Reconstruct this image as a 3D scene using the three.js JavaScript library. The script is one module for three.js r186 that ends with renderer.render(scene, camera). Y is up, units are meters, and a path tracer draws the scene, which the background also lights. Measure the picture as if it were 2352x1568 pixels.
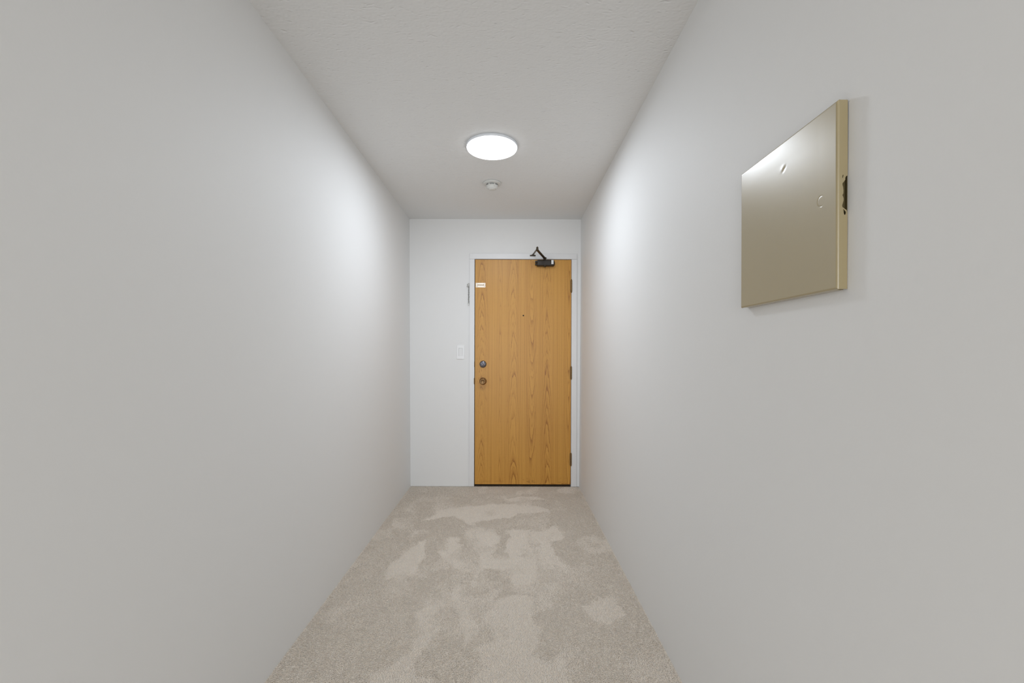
import * as THREE from 'three';
import { RoundedBoxGeometry } from 'three/addons/geometries/RoundedBoxGeometry.js';
import { mergeGeometries, mergeVertices } from 'three/addons/utils/BufferGeometryUtils.js';
import { RectAreaLightUniformsLib } from 'three/addons/lights/RectAreaLightUniformsLib.js';

// ───────────────────────── camera, light, exposure ─────────────────────────
const scene = new THREE.Scene();
const W = 2352, H = 1568, F = 1010;
const camera = new THREE.PerspectiveCamera(2 * Math.atan(H / 2 / F) * 180 / Math.PI, W / H, 0.05, 60);
camera.position.set(0, 1.18, 0);
camera.rotation.set(0, 0, 0.003);
camera.setViewOffset(W, H, 7, -29, W, H);          // shift lens
scene.add(camera);
scene.background = new THREE.Color(0.55, 0.62, 0.7);   // overcast sky outside the far window

const renderer = new THREE.WebGLRenderer({ antialias: true });
renderer.toneMapping = THREE.LinearToneMapping;
renderer.toneMappingExposure = 1.22;
renderer.shadowMap.enabled = true;
RectAreaLightUniformsLib.init();

const LAMP = { x: -0.1017, z: -2.54, power: 70, color: new THREE.Color(0.89, 0.96, 1.05) };
const DAY = { power: 6.2, color: new THREE.Color(0.945, 0.972, 1.01) };
// daylight entering by the living-room window behind the camera
const day = new THREE.RectAreaLight(DAY.color, DAY.power, 3.0, 1.6);
day.name = 'window_daylight'; day.position.set(-0.2, 1.4, 4.86); day.lookAt(-0.2, 1.4, 0); scene.add(day);

// ───────────────────────── helpers ─────────────────────────
let seed = 12345;
const rnd = () => { seed = (seed * 1664525 + 1013904223) >>> 0; return seed / 4294967296; };
const hash = (x, y) => { let h = (x * 374761393 + y * 668265263) | 0; h = Math.imul(h ^ (h >>> 13), 1274126177); return ((h ^ (h >>> 16)) >>> 0) / 4294967296; };
const mod = (a, n) => ((a % n) + n) % n;
function vn(x, y, px = 1e6, py = 1e6) {              // value noise, optional period
  const xi = Math.floor(x), yi = Math.floor(y), fx = x - xi, fy = y - yi;
  const sx = fx * fx * (3 - 2 * fx), sy = fy * fy * (3 - 2 * fy);
  const a = hash(mod(xi, px), mod(yi, py)), b = hash(mod(xi + 1, px), mod(yi, py)), c = hash(mod(xi, px), mod(yi + 1, py)), d = hash(mod(xi + 1, px), mod(yi + 1, py));
  return a + (b - a) * sx + (c - a) * sy + (a - b - c + d) * sx * sy;
}
const sstep = (a, b, x) => { const t = Math.min(1, Math.max(0, (x - a) / (b - a))); return t * t * (3 - 2 * t); };
function tex(w, h, fn, srgb, repX = 1, repY = 1) {
  const d = new Uint8Array(w * h * 4);
  for (let j = 0; j < h; j++) for (let i = 0; i < w; i++) {
    const c = fn(i, j), k = (j * w + i) * 4;
    if (typeof c === 'number') { d[k] = d[k + 1] = d[k + 2] = Math.max(0, Math.min(255, c * 255)); }
    else { for (let n = 0; n < 3; n++) d[k + n] = Math.max(0, Math.min(255, c[n])); }
    d[k + 3] = 255;
  }
  const t = new THREE.DataTexture(d, w, h, THREE.RGBAFormat);
  t.magFilter = THREE.LinearFilter; t.minFilter = THREE.LinearMipmapLinearFilter; t.generateMipmaps = true;
  t.wrapS = t.wrapT = THREE.RepeatWrapping; t.repeat.set(repX, repY);
  if (srgb) t.colorSpace = THREE.SRGBColorSpace;
  t.needsUpdate = true; return t;
}
function metreUV(g) {                                  // uv in metres from the dominant axis of each face
  const p = g.attributes.position, n = g.attributes.normal, uv = new Float32Array(p.count * 2);
  for (let i = 0; i < p.count; i++) {
    const ax = Math.abs(n.getX(i)), ay = Math.abs(n.getY(i)), az = Math.abs(n.getZ(i));
    const x = p.getX(i), y = p.getY(i), z = p.getZ(i);
    const [u, v] = ax >= ay && ax >= az ? [z, y] : ay >= az ? [x, z] : [x, y];
    uv[2 * i] = u; uv[2 * i + 1] = v;
  }
  g.setAttribute('uv', new THREE.BufferAttribute(uv, 2)); return g;
}
const bx = (x0, x1, y0, y1, z0, z1) => new THREE.BoxGeometry(x1 - x0, y1 - y0, z1 - z0).translate((x0 + x1) / 2, (y0 + y1) / 2, (z0 + z1) / 2);
const rbx = (x0, x1, y0, y1, z0, z1, r = 0.002, s = 3) => new RoundedBoxGeometry(x1 - x0, y1 - y0, z1 - z0, s, r).translate((x0 + x1) / 2, (y0 + y1) / 2, (z0 + z1) / 2);
const cyl = (r0, r1, h, n = 40) => new THREE.CylinderGeometry(r0, r1, h, n);
function merge(list) { return list.length === 1 ? list[0] : mergeGeometries(list.map(g => { const q = g.index ? g.toNonIndexed() : g; for (const k of Object.keys(q.attributes)) if (!['position', 'normal', 'uv'].includes(k)) q.deleteAttribute(k); return q; })); }
function obj(name, geos, mat, parent = scene, label) {
  const m = new THREE.Mesh(merge(Array.isArray(geos) ? geos : [geos]), mat);
  m.name = name; m.castShadow = m.receiveShadow = true; if (label) m.userData.label = label;
  parent.add(m); return m;
}
function tag(o, label, category, kind, group) { o.userData.label = label; o.userData.category = category; if (kind) o.userData.kind = kind; if (group) o.userData.group = group; return o; }
function thing(name, label, category, x = 0, y = 0, z = 0, kind) { const g = new THREE.Group(); g.name = name; g.position.set(x, y, z); scene.add(g); return tag(g, label, category, kind); }
const std = o => new THREE.MeshStandardMaterial(o);
const phys = o => new THREE.MeshPhysicalMaterial(o);
const lin = (r, g, b) => new THREE.Color().setRGB(r, g, b);

// ───────────────────────── materials ─────────────────────────
const rollerTex = tex(512, 512, (i, j) => 0.5 * vn(i / 4, j / 4, 128, 128) + 0.3 * vn(i / 8, j / 8, 64, 64) + 0.2 * vn(i / 32, j / 32, 16, 16), false, 2, 2);
const wallPaint = std({ color: lin(0.86, 0.857, 0.845), roughness: 0.62, bumpMap: rollerTex, bumpScale: 0.00016 });
// sprayed stipple: flattened splatters with small pits
const stipple = (() => {
  const n = 1024, h = new Float32Array(n * n).fill(0.5);
  for (let j = 0; j < n; j++) for (let i = 0; i < n; i++) h[j * n + i] = 0.52 + 0.10 * vn(i / 7, j / 5, 146, 205) + 0.07 * vn(i / 17, j / 11, 60, 93);
  for (let s = 0; s < 1500; s++) {
    const cx = rnd() * n, cy = rnd() * n, a = (rnd() - 0.5) * 1.2, L = 3 + rnd() * 8, w = 1.6 + rnd() * 1.6, dep = (rnd() < 0.75 ? -1 : 0.6) * (0.10 + 0.38 * rnd() * rnd());
    const R = Math.ceil(L * 1.5), ca = Math.cos(a), sa = Math.sin(a);
    for (let y = -R; y <= R; y++) for (let x = -R; x <= R; x++) {
      const u = (x * ca + y * sa) / L, v = (-x * sa + y * ca) / w, q = u * u + v * v; if (q > 4) continue;
      const k = mod(Math.floor(cy) + y, n) * n + mod(Math.floor(cx) + x, n); h[k] += dep * Math.exp(-q * 1.3);
    }
  }
  return tex(n, n, (i, j) => h[j * n + i], false, 1 / 1.3, 1 / 1.3);
})();
const ceilingMat = std({ color: lin(0.86, 0.857, 0.845), roughness: 0.9, bumpMap: stipple, bumpScale: 0.0048 });
const frameWhite = phys({ color: lin(0.82, 0.82, 0.82), roughness: 0.32, bumpMap: rollerTex, bumpScale: 0.00015 });
const plasticWhite = phys({ color: lin(0.85, 0.85, 0.845), roughness: 0.28 });
const detectorWhite = std({ color: lin(0.74, 0.735, 0.70), roughness: 0.5 });
const ventGrey = std({ color: lin(0.42, 0.42, 0.40), roughness: 0.7 });
const bronzeDark = phys({ color: lin(0.028, 0.021, 0.016), roughness: 0.42, metalness: 0.3 });
const bronzeArm = std({ color: lin(0.06, 0.045, 0.028), roughness: 0.38, metalness: 0.6 });
const antiqueBrass = std({ color: lin(0.30, 0.18, 0.085), roughness: 0.28, metalness: 1 });
const hingeBrass = std({ color: lin(0.22, 0.145, 0.07), roughness: 0.4, metalness: 0.9 });
const pewter = std({ color: lin(0.20, 0.20, 0.23), roughness: 0.25, metalness: 1 });
const chrome = std({ color: lin(0.72, 0.66, 0.58), roughness: 0.22, metalness: 1 });
const steel = std({ color: lin(0.30, 0.30, 0.285), roughness: 0.3, metalness: 1 });
const darkHole = std({ color: lin(0.02, 0.018, 0.015), roughness: 0.8 });
const subfloor = std({ color: lin(0.25, 0.2, 0.15), roughness: 0.9 });

// ───────────────────────── the room ─────────────────────────
const ZB = -3.93, CH = 2.385, ZF = 0.15;               // end wall, ceiling height, where the hall opens into the living room
const XL = -0.8845, XR = 0.635;                         // hall walls at mid height
const T = 0.12;
function structure(o, label, category) { return tag(o, label, category, 'structure'); }
function leaning(name, x0, x1, lean, label) {           // a long side wall, a few millimetres out of plumb
  const m = obj(name, metreUV(bx(x0, x1, -0.06, CH + 0.06, -4.7, ZF).translate(0, -CH / 2, 0)), wallPaint);
  m.position.y = CH / 2; m.rotation.z = lean; return structure(m, label, 'wall');
}
leaning('wall_left', XL - T, XL, 0.0068, 'long bare off-white wall facing the beige metal panel');
leaning('wall_right', XR, XR + T, -0.0045, 'long off-white wall that carries the beige metal panel');
// end wall with the door opening (x -0.309..0.556, up to 2.027)
const OX0 = -0.3085, OX1 = 0.5560, OY = 2.0265;
structure(obj('wall_back', metreUV(merge([bx(-1.1, OX0, -0.06, CH + 0.06, ZB - T, ZB), bx(OX1, 0.85, -0.06, CH + 0.06, ZB - T, ZB), bx(OX0, OX1, OY, CH + 0.06, ZB - T, ZB)])), wallPaint), 'short off-white end wall around the wooden door', 'wall');
structure(obj('wall_outer', metreUV(bx(-1.1, 0.85, -0.06, CH + 0.06, -4.82, -4.7)), wallPaint), 'wall of the corridor outside the wooden door', 'wall');
// ceiling over hall and living room, floor slab
structure(obj('ceiling', metreUV(bx(-3.1, 2.9, CH, CH + 0.12, -4.8, 5.1)), ceilingMat), 'white stippled ceiling with the round lamp', 'ceiling');
structure(obj('wall_front', metreUV(merge([
  bx(-3.1, 2.9, -0.06, 0.6, 4.92, 5.04), bx(-3.1, 2.9, 2.2, CH, 4.92, 5.04), bx(-3.1, -1.7, 0.6, 2.2, 4.92, 5.04), bx(1.3, 2.9, 0.6, 2.2, 4.92, 5.04)])), wallPaint), 'living room wall with the wide window', 'wall');
structure(obj('wall_room_left', metreUV(bx(-3.1, -2.98, -0.06, CH, ZF, 4.92)), wallPaint), 'left side wall of the living room behind the hall', 'wall');
structure(obj('wall_room_right', metreUV(bx(2.78, 2.9, -0.06, CH, ZF, 4.92)), wallPaint), 'right side wall of the living room behind the hall', 'wall');
structure(obj('wall_return_left', metreUV(bx(-3.1, XL - T, -0.06, CH, ZF - T, ZF)), wallPaint), 'living room wall left of the hall opening', 'wall');
structure(obj('wall_return_right', metreUV(bx(XR + T, 2.9, -0.06, CH, ZF - T, ZF)), wallPaint), 'living room wall right of the hall opening', 'wall');
const win = thing('window_1', 'wide living room window with white frame behind the hall', 'window', -0.2, 0.6, 4.95, 'structure');
obj('window_frame', [bx(-1.5, 1.5, 0, 0.05, -0.03, 0.03), bx(-1.5, 1.5, 1.55, 1.6, -0.03, 0.03), bx(-1.5, -1.45, 0.05, 1.55, -0.03, 0.03), bx(1.45, 1.5, 0.05, 1.55, -0.03, 0.03), bx(-0.025, 0.025, 0.05, 1.55, -0.03, 0.03)], frameWhite, win);
const paneMat = phys({ color: 0xffffff, transmission: 1, thickness: 0, roughness: 0.02 });
obj('pane', bx(-1.45, -0.025, 0.05, 1.55, -0.003, 0.003), paneMat, win); obj('pane', bx(0.025, 1.45, 0.05, 1.55, -0.003, 0.003), paneMat, win);

// ───────────────────────── carpet ─────────────────────────
// Where the pile was brushed the other way (vacuum and foot marks), outlines in floor metres
const marks = [
  [[-0.58, -2.79], [-0.66, -2.30], [-0.49, -2.36], [-0.475, -2.45], [-0.53, -2.80]],
  [[-0.42, -2.62], [-0.39, -2.58], [-0.29, -2.38], [-0.23, -2.38], [-0.27, -2.63], [-0.31, -2.86], [-0.37, -2.86], [-0.355, -2.64]],
  [[-0.20, -2.88], [-0.10, -2.98], [-0.04, -2.83], [-0.13, -2.55], [-0.03, -2.52], [0.03, -2.80], [0.0, -2.94], [0.14, -2.96], [0.15, -2.5], [0.13, -2.25], [0.04, -2.24], [0.03, -2.42], [-0.17, -2.45], [-0.18, -2.25]],
  [[0.15, -2.92], [0.36, -3.02], [0.33, -2.80], [0.22, -2.72], [0.27, -2.62], [0.30, -2.45], [0.21, -2.44], [0.17, -2.7]],
  [[-0.62, -3.10], [-0.40, -3.20], [-0.28, -3.05], [-0.10, -3.12], [0.05, -3.22], [0.34, -3.32], [0.22, -3.42], [-0.1, -3.48], [-0.3, -3.42], [-0.55, -3.3]],
  [[-0.38, -2.10], [-0.30, -2.12], [-0.30, -1.95], [-0.34, -1.80], [-0.33, -1.55], [-0.39, -1.72], [-0.42, -1.95]],
  [[-0.28, -2.25], [-0.24, -2.24], [-0.20, -2.05], [-0.12, -1.90], [-0.14, -1.75], [-0.20, -1.9], [-0.26, -2.1]],
  [[-0.05, -2.10], [0.03, -2.15], [0.10, -2.10], [0.12, -1.9], [0.09, -1.72], [0.16, -1.66], [0.28, -1.78], [0.22, -1.5], [0.10, -1.45], [0.0, -1.55], [-0.12, -1.6], [-0.10, -1.75], [0.0, -1.85], [-0.1, -1.95]],
  [[-0.50, -1.62], [-0.38, -1.72], [-0.28, -1.6], [-0.1, -1.45], [-0.3, -1.2], [-0.5, -1.3]],
  [[0.34, -2.06], [0.52, -2.14], [0.56, -1.98], [0.40, -1.92]],
  [[-0.05, -3.62], [0.2, -3.66], [0.3, -3.58], [0.05, -3.54]],
];
function polyDist(x, z, pts) {
  let d = 1e9, inside = false;
  for (let i = 0, j = pts.length - 1; i < pts.length; j = i++) {
    const [ax, az] = pts[i], [cx, cz] = pts[j], ex = cx - ax, ez = cz - az;
    const t = Math.max(0, Math.min(1, ((x - ax) * ex + (z - az) * ez) / (ex * ex + ez * ez)));
    d = Math.min(d, Math.hypot(x - ax - ex * t, z - az - ez * t));
    if ((az > z) !== (cz > z) && x < (cx - ax) * (z - az) / (cz - az) + ax) inside = !inside;
  }
  return inside ? -d : d;
}
function lay(x, z) {                                    // 0 = pile brushed toward the room, 1 = toward the door
  const wx = x + 0.06 * (vn(x * 9 + 5, z * 9) - 0.5) + 0.03 * (vn(x * 25, z * 25 + 9) - 0.5) + 0.02 * (vn(x * 60, z * 60 + 2) - 0.5), wz = z + 0.07 * (vn(x * 9, z * 7 + 31) - 0.5) + 0.035 * (vn(x * 27 + 4, z * 22) - 0.5);
  let m = 0;
  for (const p of marks) m = Math.max(m, sstep(0.018, -0.018, polyDist(wx, wz, p)));
  const n = vn(wx * 5.5 + 3, wz * 4.2 + 7) * 0.6 + vn(wx * 13, wz * 11) * 0.4;
  const q = vn(wx * 8 + 40, wz * 9 + 3) * 0.6 + vn(wx * 19, wz * 17 + 60) * 0.4;
  return Math.max(0, Math.min(1, m * (0.98 - 0.45 * sstep(0.55, 0.75, q)) + (1 - m) * (0.06 + 0.34 * sstep(0.52, 0.70, n) + 0.22 * sstep(0.45, 0.65, q))));
}
const CX0 = XL + 0.012, CX1 = XR - 0.010, CZ0 = ZB, CZ1 = -1.05;
const carpetTex = tex(1024, 1024, (i, j) => {
  const v = 0.5 * vn(i / 2, j / 2, 512, 512) + 0.3 * vn(i / 5, j / 5, 205, 205) + 0.2 * vn(i / 40, j / 40, 26, 26);
  return [228 + 50 * (v - 0.5), 218 + 50 * (v - 0.5), 205 + 50 * (v - 0.5)];
}, true, 2, 2);
const carpetBase = std({ color: 0xffffff, map: carpetTex, bumpMap: carpetTex, bumpScale: 0.003, roughness: 1 });
const floor = structure(obj('floor', metreUV(bx(-3.1, 2.9, -0.06, -0.004, ZB + 0.001, 5.1)), carpetBase), 'beige cut-pile carpet running up to the wooden door', 'carpet');
structure(obj('floor_threshold', metreUV(bx(-1.1, 0.85, -0.06, -0.002, -4.8, ZB)), subfloor), 'dark threshold strip under the wooden door', 'floor');
{
  // one twisted yarn end: a short curved four-sided strand
  const ring = 4, segs = 3, pos = [], idx = [];
  for (let s = 0; s <= segs; s++) {
    const t = s / segs, cx = 0.0046 * t * t + 0.0016 * t, cy = 0.0050 * t - 0.0024 * t * t, r = 0.00095 * (1 - 0.45 * t * t);
    for (let k = 0; k < ring; k++) { const a = k / ring * 2 * Math.PI + t * 1.8; pos.push(cx - Math.sin(a) * r * 0.6, cy + Math.sin(a) * r * 0.8, Math.cos(a) * r); }
  }
  for (let s = 0; s < segs; s++) for (let k = 0; k < ring; k++) { const a = s * ring + k, b = s * ring + (k + 1) % ring; idx.push(a, a + ring, b, b, a + ring, b + ring); }
  const e = segs * ring; idx.push(e, e + 2, e + 1, e, e + 3, e + 2);
  const g = new THREE.BufferGeometry(); g.setAttribute('position', new THREE.Float32BufferAttribute(pos, 3)); g.setIndex(idx); g.computeVertexNormals();
  const step = 0.0031, nx = Math.floor((CX1 - CX0) / step), nz = Math.floor((CZ1 - CZ0 - 0.004) / step);
  const pile = new THREE.InstancedMesh(g, std({ color: 0xffffff, roughness: 0.95 }), nx * nz);
  const M = new THREE.Matrix4(), Q = new THREE.Quaternion(), E = new THREE.Euler(), P = new THREE.Vector3(), S = new THREE.Vector3(), C = new THREE.Color();
  let n = 0;
  for (let j = 0; j < nz; j++) for (let i = 0; i < nx; i++) {
    const x = CX0 + (i + 0.15 + 0.7 * rnd()) * step, z = CZ0 + 0.004 + (j + 0.15 + 0.7 * rnd()) * step;
    const m = lay(x, z), spread = 1.65;
    // the strand leans along +x when unturned: turn it toward the room (0) or toward the door (1)
    const dir = (m < 0.2 + 0.6 * rnd() ? -Math.PI / 2 : Math.PI / 2) + (rnd() + rnd() - 1) * spread;
    E.set((rnd() - 0.5) * 0.6, dir, (rnd() - 0.5) * 0.7); Q.setFromEuler(E);
    const s = 0.85 + 0.4 * rnd(); S.set(s, s * (0.60 + 0.25 * rnd()), s); P.set(x, -0.0036, z);
    pile.setMatrixAt(n, M.compose(P, Q, S));
    const k = 0.90 + 0.18 * rnd(), w = (rnd() - 0.5) * 0.05;
    pile.setColorAt(n, C.setRGB(k * (0.94 + w), k * 0.855, k * (0.75 - w))); n++;
  }
  pile.name = 'carpet_pile'; pile.castShadow = pile.receiveShadow = true; pile.userData.kind = 'stuff'; pile.userData.label = 'short twisted beige carpet yarn with brushed marks';
  floor.add(pile);
}

// ───────────────────────── door frame ─────────────────────────
const CF = ZB + 0.014;                                   // face of the metal frame
const frame = thing('trim_1', 'white painted metal frame around the wooden door', 'door frame', 0, 0, ZB, 'structure');
frame.position.set(0, 0, 0);
obj('head', [rbx(-0.3525, 0.6045, OY + 0.0005, 2.0755, ZB - 0.02, CF, 0.0015), bx(OX0 - 0.03, OX1 + 0.03, OY - 0.0005, OY + 0.02, ZB - 0.11, ZB - 0.005), bx(OX0, OX1, OY - 0.016, OY, ZB - 0.11, ZB - 0.05)], frameWhite, frame);
obj('jamb', [rbx(-0.3525, OX0, 0.001, OY - 0.0005, ZB - 0.02, CF, 0.0015), bx(OX0 - 0.03, OX0 + 0.0005, -0.002, OY, ZB - 0.11, ZB - 0.005), bx(OX0, OX0 + 0.016, 0.035, OY, ZB - 0.11, ZB - 0.05)], frameWhite, frame);
obj('jamb', [rbx(OX1, 0.6045, 0.001, OY - 0.0005, ZB - 0.02, CF, 0.0015), bx(OX1 - 0.0005, OX1 + 0.03, -0.002, OY, ZB - 0.11, ZB - 0.005), bx(OX1 - 0.016, OX1, 0.035, OY, ZB - 0.11, ZB - 0.05)], frameWhite, frame);
for (const y of [0.268, 0.192, 1.99]) obj('nail_head', new THREE.SphereGeometry(0.003, 10, 6).scale(1, 1, 0.4).translate(0.5935, y, CF), frameWhite, frame);
obj('strike_plate', [rbx(OX0 - 0.0035, OX0 + 0.001, 0.912, 0.966, CF - 0.02, CF + 0.0025, 0.0012)], hingeBrass, frame, 'dark brass latch strike');
obj('strike_plate', [rbx(OX0 - 0.0012, OX0 + 0.001, 1.066, 1.114, CF - 0.02, CF + 0.0008, 0.0006)], hingeBrass, frame, 'dark brass deadbolt strike');

// ───────────────────────── door ─────────────────────────
const DX0 = -0.3030, DX1 = 0.5535, DY0 = 0.0185, DY1 = 2.0225, DW = DX1 - DX0, DH = DY1 - DY0, DF = ZB + 0.006;
// flat-sawn oak veneer: strips of cathedral figure [centre, half width, direction, spacing, strength, sharpness]
const strips = [[0.064, 0.046, 1, 0.125, 0.9, 240], [0.222, 0.020, 1, 0.24, 0.6, 1300], [0.343, 0.052, 1, 0.185, 1.2, 260], [0.505, 0.046, -1, 0.19, 0.95, 330], [0.643, 0.044, 1, 0.16, 1.0, 300], [0.835, 0.034, -1, 0.28, 0.9, 900]];
const TW = 1024, TH = 2048;
const grain = new Float32Array(TW * TH);
for (let j = 0; j < TH; j++) for (let i = 0; i < TW; i++) {
  const u = i / TW * DW, v = j / TH * DH;
  let g = 0;
  const wob = 0.006 * (vn(u * 3 + 2, v * 3.1) - 0.5) + 0.007 * (vn(u * 14, v * 9 + 40) - 0.5) + 0.0016 * (vn(u * 60, v * 24) - 0.5);
  let fig = 0, cover = 0;
  for (let s = 0; s < strips.length; s++) {
    const [c, w, dir, P, str, B] = strips[s];
    const mid = c + 0.012 * (vn(v * 1.9 + s * 17, s * 5) - 0.5);
    const dx = u - mid + wob, ad = Math.abs(dx); if (ad > w * 2.2) continue;
    const vv = v + 0.20 * (vn(v * 2.3 + s * 9.1, s * 3.7) - 0.5) + 0.07 * (vn(v * 7.3 + s * 4.1, s * 2.2 + 8) - 0.5) + 0.045 * (vn(dx * 190 + s * 7, v * 5 + s) - 0.5) + 0.016 * (vn(dx * 420 + s * 7, v * 30) - 0.5) + dx * 0.35;
    const Fv = (dir * vv + B * ad * ad / (1 + ad * 9)) / P + s * 0.37;
    const k = Math.floor(Fv), t = Fv - k;
    const amp = 0.35 + 1.0 * hash(k + 100, s + 3);
    const line = (1 - sstep(0.0, 0.05, t)) * 0.0 + (Math.pow(1 - t, 7) + (hash(k + 31, s + 11) > 0.6 ? 0.4 * Math.pow(1 - t, 2) : 0)) * sstep(0, 0.035, t) * 1.1 + 0.45 * Math.pow(Math.max(0, 1 - Math.abs(t - 0.55) * 7), 2) * hash(k + 7, s);
    const fall = Math.exp(-Math.pow(ad / (w * 1.15), 4));
    fig = Math.max(fig, line * amp * str * fall); cover = Math.max(cover, fall);
  }
  const uu = u + 0.5 * wob;
  const straight = 0.55 * Math.pow(vn(uu * 210, v * 0.9 + 11), 2) + 0.35 * vn(uu * 520, v * 2.2) + 0.25 * Math.pow(vn(uu * 70 + 9, v * 0.55), 2);
  const pore = vn(u * 900, v * 34 + 3) > 0.83 ? 0.22 * hash(i, j >> 4) : 0;
  g = 0.80 * fig + straight * (0.50 - 0.18 * cover) + pore + 0.10 * (vn(u * 4, v * 2.2) - 0.5);
  grain[j * TW + i] = g;
}
const woodTex = tex(TW, TH, (i, j) => {
  const g = Math.min(0.92, Math.max(0, grain[j * TW + i])), u = i / TW * DW, v = j / TH * DH;
  let r = 214 - 58 * g, gg = 158 - 60 * g, b = 68 - 42 * g;
  // scuffs along the foot of the door: grimy smudges with ragged outlines
  const sc = sstep(0.52, 0.8, vn(u * 14 + 1, v * 40) * 0.5 + vn(u * 60, v * 110) * 0.5) * sstep(0.085, 0.02, v + 0.02 * vn(u * 30, 2)) * (0.3 + 0.9 * sstep(0.35, 0.6, u / DW));
  r -= 26 * sc; gg -= 24 * sc; b -= 14 * sc;
  return [r, gg, b];
}, true);
const woodBump = tex(TW, TH, (i, j) => 0.8 - 0.5 * Math.min(1, grain[j * TW + i]), false);
const woodMat = phys({ color: 0xffffff, map: woodTex, roughness: 0.40, bumpMap: woodBump, bumpScale: 0.00012 });
const woodEdge = std({ color: lin(0.30, 0.15, 0.05), roughness: 0.6 });
const door = thing('door_1', 'honey oak veneered flush entry door with brass knob', 'door', 0, 0, 0, 'structure');
const slabGeo = rbx(DX0, DX1, DY0, DY1, DF - 0.044, DF, 0.0015, 2);
{ const p = slabGeo.attributes.position, uv = slabGeo.attributes.uv; for (let i = 0; i < p.count; i++) uv.setXY(i, (p.getX(i) - DX0) / DW, (p.getY(i) - DY0) / DH); }
obj('slab', slabGeo, woodMat, door, 'honey oak veneer with cathedral grain');
obj('edge_band', [bx(DX0 - 0.0005, DX0 + 0.001, DY0 + 0.002, DY1 - 0.002, DF - 0.043, DF - 0.003)], woodEdge, door);
// hinges: leaf edges with five-knuckle barrels and ball tips
for (const [yc, h] of [[1.7877, 0.1165], [1.0143, 0.1165], [0.2440, 0.1165]]) {
  const hg = new THREE.Group(); hg.name = 'hinge'; hg.position.set(0.5545, yc, DF + 0.010); door.add(hg);
  obj('leaf', [bx(-0.0085, -0.0005, -h / 2 + 0.004, h / 2 - 0.004, -0.014, -0.0095), bx(0.0015, 0.0025, -h / 2 + 0.004, h / 2 - 0.004, -0.02, -0.002)], hingeBrass, hg);
  for (let k = 0; k < 5; k++) obj('knuckle', cyl(0.0072, 0.0072, (h - 0.012) / 5 - 0.0012, 20).translate(0, -(h - 0.012) / 2 + (k + 0.5) * (h - 0.012) / 5, 0), hingeBrass, hg);
  obj('pin', [cyl(0.0045, 0.0045, h - 0.008, 16), new THREE.SphereGeometry(0.0058, 14, 10).translate(0, h / 2 - 0.004, 0), new THREE.SphereGeometry(0.0058, 14, 10).translate(0, -h / 2 + 0.004, 0)], hingeBrass, hg);
}
const lathe = (pts, n = 48) => new THREE.LatheGeometry(pts.map(p => new THREE.Vector2(...p)), n).rotateX(Math.PI / 2);   // profile [radius, height] turned about +z
// deadbolt rose and thumb turn
const bolt = new THREE.Group(); bolt.name = 'deadbolt'; bolt.position.set(-0.2313, 1.0898, DF); bolt.userData.label = 'dark pewter deadbolt with thumb turn'; door.add(bolt);
obj('rose', lathe([[0.0005, 0.016], [0.012, 0.0158], [0.022, 0.0135], [0.0285, 0.009], [0.0312, 0.003], [0.0312, 0]]), pewter, bolt);
obj('thumb_turn', [rbx(-0.0175, 0.0175, -0.0045, 0.0045, 0.013, 0.034, 0.004).rotateZ(0.60), lathe([[0.0005, 0.022], [0.009, 0.021], [0.011, 0.014]], 32)], pewter, bolt);
for (const s of [-1, 1]) obj('screw', new THREE.SphereGeometry(0.0032, 14, 8).scale(1, 1, 0.5).translate(s * 0.0145, 0.0065, 0.0158), chrome, bolt);
// knob with keyless button
const knob = new THREE.Group(); knob.name = 'door_knob'; knob.position.set(-0.2308, 0.9381, DF); knob.userData.label = 'round antique brass knob with dished face'; door.add(knob);
obj('rose', lathe([[0.012, 0.012], [0.024, 0.010], [0.031, 0.005], [0.0325, 0.0015], [0.0325, 0]]), antiqueBrass, knob);
obj('handle', lathe([[0.0005, 0.0525], [0.008, 0.0525], [0.0092, 0.0540], [0.0105, 0.0535], [0.019, 0.0575], [0.0225, 0.0570], [0.0268, 0.052], [0.0285, 0.045], [0.027, 0.037], [0.020, 0.030], [0.0125, 0.025], [0.0115, 0.018], [0.013, 0.010]], 56), antiqueBrass, knob);
obj('lock_button', lathe([[0.0005, 0.0575], [0.003, 0.0572], [0.0045, 0.056], [0.0045, 0.052]], 24), antiqueBrass, knob);
// peephole
const peep = new THREE.Group(); peep.name = 'peephole'; peep.position.set(0.1274, 1.5247, DF); door.add(peep);
obj('bezel', lathe([[0.0035, 0.001], [0.0038, 0.0024], [0.0058, 0.0022], [0.0066, 0.0006], [0.0066, 0]], 28), bronzeArm, peep);
obj('lens', lathe([[0.0001, 0.0012], [0.0036, 0.0010]], 20), darkHole, peep);
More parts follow.
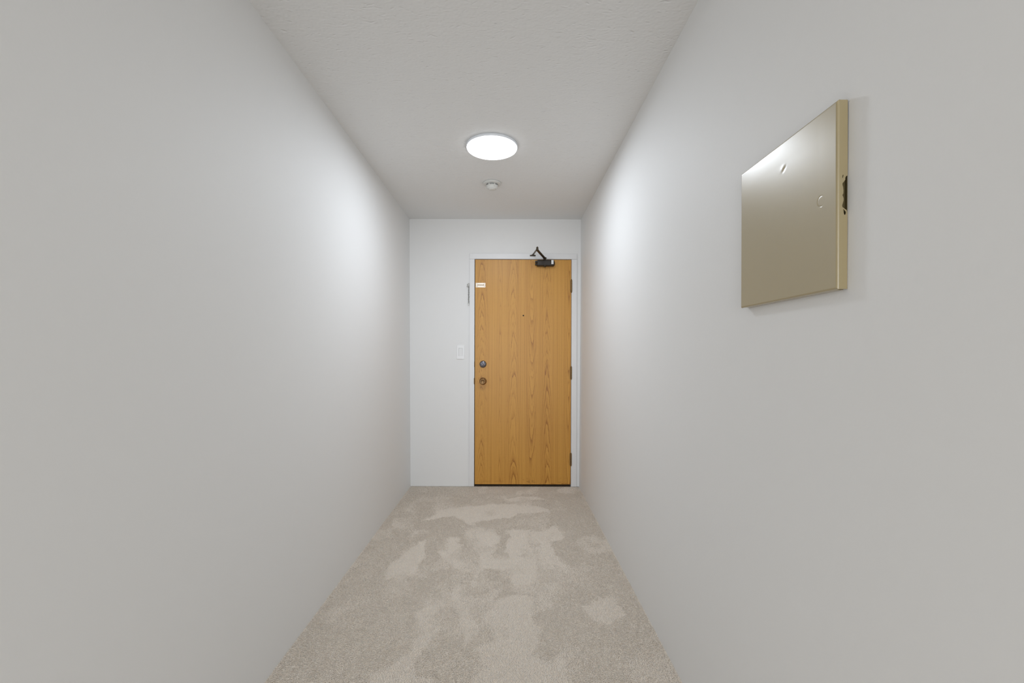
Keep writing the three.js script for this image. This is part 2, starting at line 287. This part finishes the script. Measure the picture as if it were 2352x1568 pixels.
// slotted chain track
{
  const tr = new THREE.Group(); tr.name = 'chain_track'; tr.position.set(-0.2545, 1.7940, DF); tr.userData.label = 'polished slotted track for the door chain'; door.add(tr);
  const sh = new THREE.Shape(); sh.moveTo(-0.0425, -0.0195); sh.lineTo(0.0425, -0.0195); sh.lineTo(0.0425, -0.0080); sh.lineTo(-0.0425, -0.0080);
  obj('flange', new THREE.ExtrudeGeometry(sh, { depth: 0.0016, bevelEnabled: true, bevelSize: 0.0006, bevelThickness: 0.0006, bevelSegments: 2 }), chrome, tr);
  const s2 = new THREE.Shape(); s2.moveTo(-0.0425, -0.0045); s2.lineTo(0.0425, -0.0045); s2.lineTo(0.0425, 0.0195); s2.lineTo(-0.0425, 0.0195);
  const slot = new THREE.Path(); slot.moveTo(-0.032, -0.001); slot.lineTo(-0.032, 0.0042); slot.lineTo(0.026, 0.0042); slot.absarc(0.029, 0.0016, 0.0044, 2.3, -2.3, true); slot.lineTo(0.026, -0.001); slot.closePath(); s2.holes.push(slot);
  obj('slide', new THREE.ExtrudeGeometry(s2, { depth: 0.0016, bevelEnabled: true, bevelSize: 0.0006, bevelThickness: 0.0006, bevelSegments: 2 }).translate(0, 0, 0.005), chrome, tr);
  obj('bridge', [bx(-0.0425, 0.0425, -0.0086, -0.0045, 0.0005, 0.0022), bx(-0.0425, 0.0425, 0.0165, 0.0195, 0.0005, 0.006)], chrome, tr);
  for (const x of [-0.032, 0.032]) for (const [y, z] of [[0.0125, 0.0066], [-0.0125, 0.0018]]) obj('screw', [new THREE.SphereGeometry(0.0030, 12, 8).scale(1, 1, 0.55).translate(x, y, z)], steel, tr);
}

// ───────────────────────── door closer ─────────────────────────
{
  const c = thing('door_closer', 'dark bronze hydraulic door closer at top of oak door', 'door closer', 0.3150, 1.9850, DF);
  const body = new THREE.Shape(); { const w = 0.0265, h = 0.023, r = 0.009; body.moveTo(0, -h); body.lineTo(w * 1.9 - r, -h); body.quadraticCurveTo(w * 1.9, -h, w * 1.9, -h + r); body.lineTo(w * 1.9, h - r); body.quadraticCurveTo(w * 1.9, h, w * 1.9 - r, h); body.lineTo(0, h); body.closePath(); }
  // profile: x = out from the door, y = up; swept along the door's width
  obj('body', new THREE.ExtrudeGeometry(body, { depth: 0.138, bevelEnabled: true, bevelSize: 0.003, bevelThickness: 0.005, bevelSegments: 3, curveSegments: 8 }).rotateY(-Math.PI / 2).translate(0.0755, 0, 0.0035), bronzeDark, c);
  obj('end_cap', rbx(0.0735, 0.0865, -0.0215, 0.0175, 0.004, 0.048, 0.008, 4), bronzeDark, c);
  for (const y of [-0.0115, 0.0105]) obj('valve', [cyl(0.0088, 0.0105, 0.022, 24).rotateZ(Math.PI / 2).translate(-0.0760, y, 0.040)], bronzeDark, c);
  for (const y of [-0.0175, 0.0045]) obj('screw', new THREE.SphereGeometry(0.0026, 12, 8).translate(-0.0840, y + 0.006, 0.047), steel, c);
  obj('spindle_cap', lathe([[0.0005, 0.015], [0.008, 0.0135], [0.0125, 0.008], [0.0135, 0]], 32).rotateX(Math.PI / 2).translate(0, -0.0225, 0.040), bronzeArm, c);
  obj('label_sticker', rbx(0.0555, 0.0745, -0.0125, 0.0235, 0.0560, 0.0580, 0.0008), plasticWhite, c, 'white blank sticker');
  obj('spindle', [cyl(0.0095, 0.0125, 0.024, 28).translate(0, 0.0335, 0.030)], bronzeArm, c);
  const bar = (a, b, w, t) => { const A = new THREE.Vector3(...a), B = new THREE.Vector3(...b), d = B.clone().sub(A), L = d.length(); return new RoundedBoxGeometry(w, t, L, 3, Math.min(w, t) * 0.35).applyQuaternion(new THREE.Quaternion().setFromUnitVectors(new THREE.Vector3(0, 0, 1), d.normalize())).translate(...A.add(B).multiplyScalar(0.5).toArray()); };
  const elbow = [-0.0840, 0.0590, 0.300];
  obj('main_arm', [bar([0, 0.0465, 0.022], [elbow[0], elbow[1] - 0.006, elbow[2]], 0.022, 0.009), cyl(0.015, 0.015, 0.010, 28).translate(0, 0.0460, 0.030)], bronzeArm, c);
  obj('elbow', [cyl(0.0095, 0.0095, 0.022, 24).translate(elbow[0], elbow[1] + 0.003, elbow[2]), new THREE.SphereGeometry(0.0085, 20, 12).translate(elbow[0], elbow[1] + 0.014, elbow[2])], bronzeArm, c);
  const sx = -0.1055, sy = 0.0735, sz = 0.026;
  obj('forearm', [bar([elbow[0], elbow[1] + 0.004, elbow[2]], [sx, sy + 0.002, sz], 0.013, 0.008)], bronzeArm, c);
  obj('shoe', [rbx(sx - 0.0255, sx + 0.0255, sy - 0.0075, sy + 0.0045, CF - DF, CF - DF + 0.0045, 0.0018), rbx(sx - 0.012, sx + 0.013, sy - 0.006, sy + 0.005, CF - DF + 0.002, sz + 0.006, 0.003)], bronzeArm, c);
}

// ───────────────────────── door chain ─────────────────────────
{
  const c = thing('door_chain', 'steel security chain hanging beside the white door frame', 'door chain', -0.3650, 1.7900, ZB);
  obj('bracket', [rbx(-0.0030, 0.0115, -0.0105, 0.0215, 0, 0.008, 0.0015), rbx(-0.0140, 0.0030, -0.0125, -0.0035, 0, 0.006, 0.002), rbx(-0.0110, 0.002, 0.0035, 0.0115, 0, 0.006, 0.002)], steel, c);
  obj('eyelet', new THREE.TorusGeometry(0.0055, 0.0018, 8, 18).rotateY(Math.PI / 2).translate(0.0045, -0.0085, 0.011), steel, c);
  for (const [x, y] of [[-0.0105, -0.008], [-0.007, 0.0075], [0.004, 0.017]]) obj('screw', new THREE.SphereGeometry(0.0026, 10, 8).scale(1, 1, 0.6).translate(x, y, 0.0075), chrome, c);
  const link = new THREE.TorusGeometry(0.0040, 0.0014, 8, 18).scale(1, 1.75, 1);
  for (let k = 0; k < 13; k++) {
    const l = obj('chain_link', link, steel, c); l.position.set(0.0045 + 0.0010 * Math.sin(k * 1.7), -0.0185 - k * 0.0104, 0.0085 + (k < 1 ? 0.002 : 0)); l.rotation.y = (k % 2 ? Math.PI / 2 : 0) + 0.35 * Math.sin(k * 2.3);
  }
  obj('slide_bolt', [new THREE.TorusGeometry(0.0052, 0.0016, 8, 18).translate(0.0045, -0.1570, 0.008), cyl(0.0045, 0.0045, 0.008, 18).rotateX(Math.PI / 2).translate(0.0045, -0.1665, 0.007), cyl(0.0062, 0.0062, 0.0025, 20).rotateX(Math.PI / 2).translate(0.0045, -0.1665, 0.0115)], steel, c);
}

// ───────────────────────── light switch ─────────────────────────
{
  const s = thing('light_switch', 'white rocker light switch left of the door frame', 'switch', -0.4320, 1.1962, ZB);
  const w = 0.0345, h = 0.0618, sh = new THREE.Shape(); sh.moveTo(-w, -h); sh.lineTo(w, -h); sh.lineTo(w, h); sh.lineTo(-w, h);
  const ho = new THREE.Path(); ho.moveTo(-0.0168, -0.0345); ho.lineTo(-0.0168, 0.0345); ho.lineTo(0.0168, 0.0345); ho.lineTo(0.0168, -0.0345); sh.holes.push(ho);
  obj('cover_plate', new THREE.ExtrudeGeometry(sh, { depth: 0.0035, bevelEnabled: true, bevelSize: 0.0015, bevelOffset: -0.0015, bevelThickness: 0.0025, bevelSegments: 3 }), plasticWhite, s);
  obj('rocker', [rbx(-0.0161, 0.0161, -0.0338, 0.0338, -0.002, 0.0056, 0.0015).rotateX(0.055)], plasticWhite, s);
  obj('mounting_yoke', bx(-0.018, 0.018, -0.036, 0.036, 0, 0.0025), plasticWhite, s);
}

// ───────────────────────── ceiling light ─────────────────────────
{
  const l = thing('ceiling_light', 'round white flush ceiling lamp glowing in the hall', 'ceiling lamp', LAMP.x, CH, LAMP.z);
  const trimMat = phys({ color: lin(0.80, 0.82, 0.85), roughness: 0.4 });
  const glow = std({ color: lin(0.85, 0.86, 0.88), roughness: 0.5, emissive: new THREE.Color(0.93, 0.97, 1.0), emissiveIntensity: 3.2 });
  const lt = (pts, n = 96) => new THREE.LatheGeometry(pts.map(p => new THREE.Vector2(p[0] * 0.965, p[1])), n);
  obj('trim_ring', lt([[0.100, -0.001], [0.149, 0], [0.1525, -0.002], [0.1535, -0.008], [0.1530, -0.0145], [0.1500, -0.0155], [0.1480, -0.0150]]), trimMat, l);
  obj('diffuser', lt([[0.1495, -0.0150], [0.1505, -0.0170], [0.1490, -0.0205], [0.1450, -0.0230], [0.138, -0.0250], [0.126, -0.0266], [0.100, -0.0280], [0.05, -0.0290], [0.0005, -0.0292]]), glow, l);
  const a = new THREE.RectAreaLight(LAMP.color, LAMP.power, 0.20, 0.20); a.name = 'ceiling_lamp_light'; a.position.set(0, -0.032, 0); a.rotation.x = -Math.PI / 2; l.add(a);
}

// ───────────────────────── smoke detector ─────────────────────────
{
  const d = thing('smoke_detector', 'small white round smoke detector between lamp and door', 'smoke detector', -0.1225, CH, -3.098);
  const lt = (pts, n = 64) => new THREE.LatheGeometry(pts.map(p => new THREE.Vector2(p[0], p[1])), n);
  obj('base', lt([[0.0005, -0.001], [0.060, 0], [0.0628, -0.002], [0.0632, -0.0075], [0.0610, -0.0105], [0.050, -0.0125], [0.041, -0.0135]]), detectorWhite, d);
  obj('sensor_screen', lt([[0.037, -0.012], [0.0355, -0.030], [0.034, -0.032]]), ventGrey, d);
  for (let k = 0; k < 6; k++) { const r = bx(-0.0035, 0.0035, -0.0345, -0.0125, 0.034, 0.0405).rotateY(k * Math.PI / 3 + Math.PI / 6); obj('rib', r, detectorWhite, d); }
  obj('housing', lt([[0.0408, -0.0225], [0.0402, -0.027], [0.0365, -0.036], [0.030, -0.0425], [0.0265, -0.0445], [0.0255, -0.0435], [0.0245, -0.0435], [0.0240, -0.0455], [0.020, -0.0490], [0.010, -0.0505], [0.0005, -0.0508]]), detectorWhite, d);
}

// ───────────────────────── electrical panel on the right wall ─────────────────────────
{
  const PW = 0.344, PH = 0.356, PT = 0.0205, R = 0.0045, cz = -0.998, cy = 1.482;
  const p = thing('electrical_panel', 'beige enamelled metal panel cover with dented face and torn side', 'electrical panel', XR + (cy - CH / 2) * 0.0045, cy, cz);
  p.rotation.set(0, -Math.PI / 2, 0);                      // local x toward the room, y up, z out of the wall
  const tw = tex(512, 512, (i, j) => 0.5 * vn(i / 3, j / 3, 171, 171) + 0.5 * vn(i / 7, j / 7, 73, 73), false, 6, 6);
  const enamel = phys({ color: lin(0.38, 0.305, 0.155), roughness: 0.38, ior: 1.7, clearcoat: 1, clearcoatRoughness: 0.27, bumpMap: tw, bumpScale: 0.00001 });
  const boxIn = std({ color: lin(0.10, 0.075, 0.025), roughness: 0.7 });
  const NX = 380, NY = 392, pos = [], idx = [], uv = [];
  const face = (x, y) => {
    const ex = PW / 2 - Math.abs(x), ey = PH / 2 - Math.abs(y);
    const rd = e => e < R ? R - Math.sqrt(Math.max(0, R * R - (R - e) * (R - e))) : 0;
    let z = PT - Math.max(rd(ex), rd(ey));
    z += 0.0007 * (vn(x * 7 + 3, y * 7 + 5) - 0.5) * Math.min(1, ex * 20) * Math.min(1, ey * 20);
    // dent: a short diagonal crease pushed in, lip raised beside it
    const dx = x - 0.011, dy = y - 0.115, a = dx * 0.80 + dy * 0.60, b = -dx * 0.60 + dy * 0.80;
    z -= 0.0008 * Math.exp(-(a * a / 0.00004 + b * b / 0.000014)); z += 0.0003 * Math.exp(-((a + 0.003) ** 2 / 0.00005 + (b - 0.006) ** 2 / 0.00003));
    // round knock-out pressed off the face
    const kx = x - 0.129, ky = y - 0.002, kr = Math.hypot(kx, ky), open = 0.10 + 0.90 * sstep(0.6, -0.3, kx / 0.0105);
    z -= 0.0006 * open * Math.exp(-((kr - 0.0103) ** 2) / 0.0000006);
    return z;
  };
  const sx = i => { const t = i / NX * 2 - 1; return PW / 2 * Math.sign(t) * (Math.abs(t) > 0.9 ? 0.965 + 0.035 * (1 - ((1 - Math.abs(t)) / 0.1) ** 1.4) : Math.abs(t) / 0.9 * 0.965); };
  const xs = Array.from({ length: NX + 1 }, (_, i) => sx(i)), ys = Array.from({ length: NY + 1 }, (_, j) => { const t = j / NY * 2 - 1, q = Math.abs(t); return PH / 2 * Math.sign(t) * (q > 0.9 ? 0.965 + 0.035 * (1 - ((1 - q) / 0.1) ** 1.4) : q / 0.9 * 0.965); });
  for (let j = 0; j <= NY; j++) for (let i = 0; i <= NX; i++) { pos.push(xs[i], ys[j], face(xs[i], ys[j])); uv.push(xs[i], ys[j]); }
  for (let j = 0; j < NY; j++) for (let i = 0; i < NX; i++) { const a = j * (NX + 1) + i; idx.push(a, a + 1, a + NX + 1, a + 1, a + NX + 2, a + NX + 1); }
  const g = new THREE.BufferGeometry(); g.setAttribute('position', new THREE.Float32BufferAttribute(pos, 3)); g.setAttribute('uv', new THREE.Float32BufferAttribute(uv, 2)); g.setIndex(idx); g.computeVertexNormals();
  obj('cover_face', g, enamel, p, 'dented beige face with a round knock-out');
  const Zt = PT - R + 0.0004, Z0 = 0.0012;
  // flanges folded back toward the wall; corners stay open by a couple of millimetres
  obj('side_flange', bx(-PW / 2, -PW / 2 + 0.0012, -PH / 2 + 0.003, PH / 2 - 0.003, Z0, Zt), enamel, p);
  obj('side_flange', bx(-PW / 2 + 0.004, PW / 2 - 0.004, PH / 2 - 0.0012, PH / 2, Z0, Zt), enamel, p);
  obj('side_flange', bx(-PW / 2 + 0.012, PW / 2 - 0.010, -PH / 2, -PH / 2 + 0.0012, Z0, Zt), enamel, p);
  // near flange with the torn edge: drawn as (depth, height), then turned to face the room
  const V = Y => 0.0351 - (Y - 260) * 7.304e-5, D = X => PT * (1105 - X) / 270;
  const sh = new THREE.Shape(); sh.moveTo(Zt, -PH / 2 + 0.0003); sh.lineTo(Zt, PH / 2 - 0.0003); sh.lineTo(Z0, PH / 2 - 0.0003);
  for (const [X, Y] of [[1090, 262], [1062, 266], [1042, 292], [1030, 345], [1040, 350], [1004, 410], [966, 452], [962, 490], [980, 560], [988, 640], [986, 715], [962, 762], [976, 790], [992, 840], [992, 900], [972, 970], [956, 1030], [966, 1070], [1010, 1105], [1062, 1140], [1088, 1200]]) sh.lineTo(D(X), V(Y));
  sh.lineTo(Z0, V(1230)); sh.lineTo(Z0, -PH / 2 + 0.0003); sh.closePath();
  const hole = (pts) => { const h = new THREE.Path(); pts.forEach(([X, Y], i) => i ? h.lineTo(D(X), V(Y)) : h.moveTo(D(X), V(Y))); h.closePath(); sh.holes.push(h); };
  hole([[972, 236], [990, 240], [982, 285], [962, 330], [958, 300]]);
  hole([[985, 1115], [1015, 1140], [1050, 1185], [1045, 1250], [1020, 1275], [1000, 1235]]);
  const near = new THREE.ExtrudeGeometry(sh, { depth: 0.0011, bevelEnabled: false }).rotateY(-Math.PI / 2).translate(PW / 2, 0, 0);
  obj('side_flange', near, enamel, p, 'flange with a torn ragged hole');
  // the recessed tub behind the cover
  obj('back_box', [bx(-PW / 2 + 0.012, PW / 2 - 0.0015, -PH / 2 + 0.012, PH / 2 - 0.012, 0.0003, 0.0010), bx(PW / 2 - 0.010, PW / 2 - 0.007, -PH / 2 + 0.018, PH / 2 - 0.018, 0.0010, 0.0150)], boxIn, p);
}

renderer.render(scene, camera);
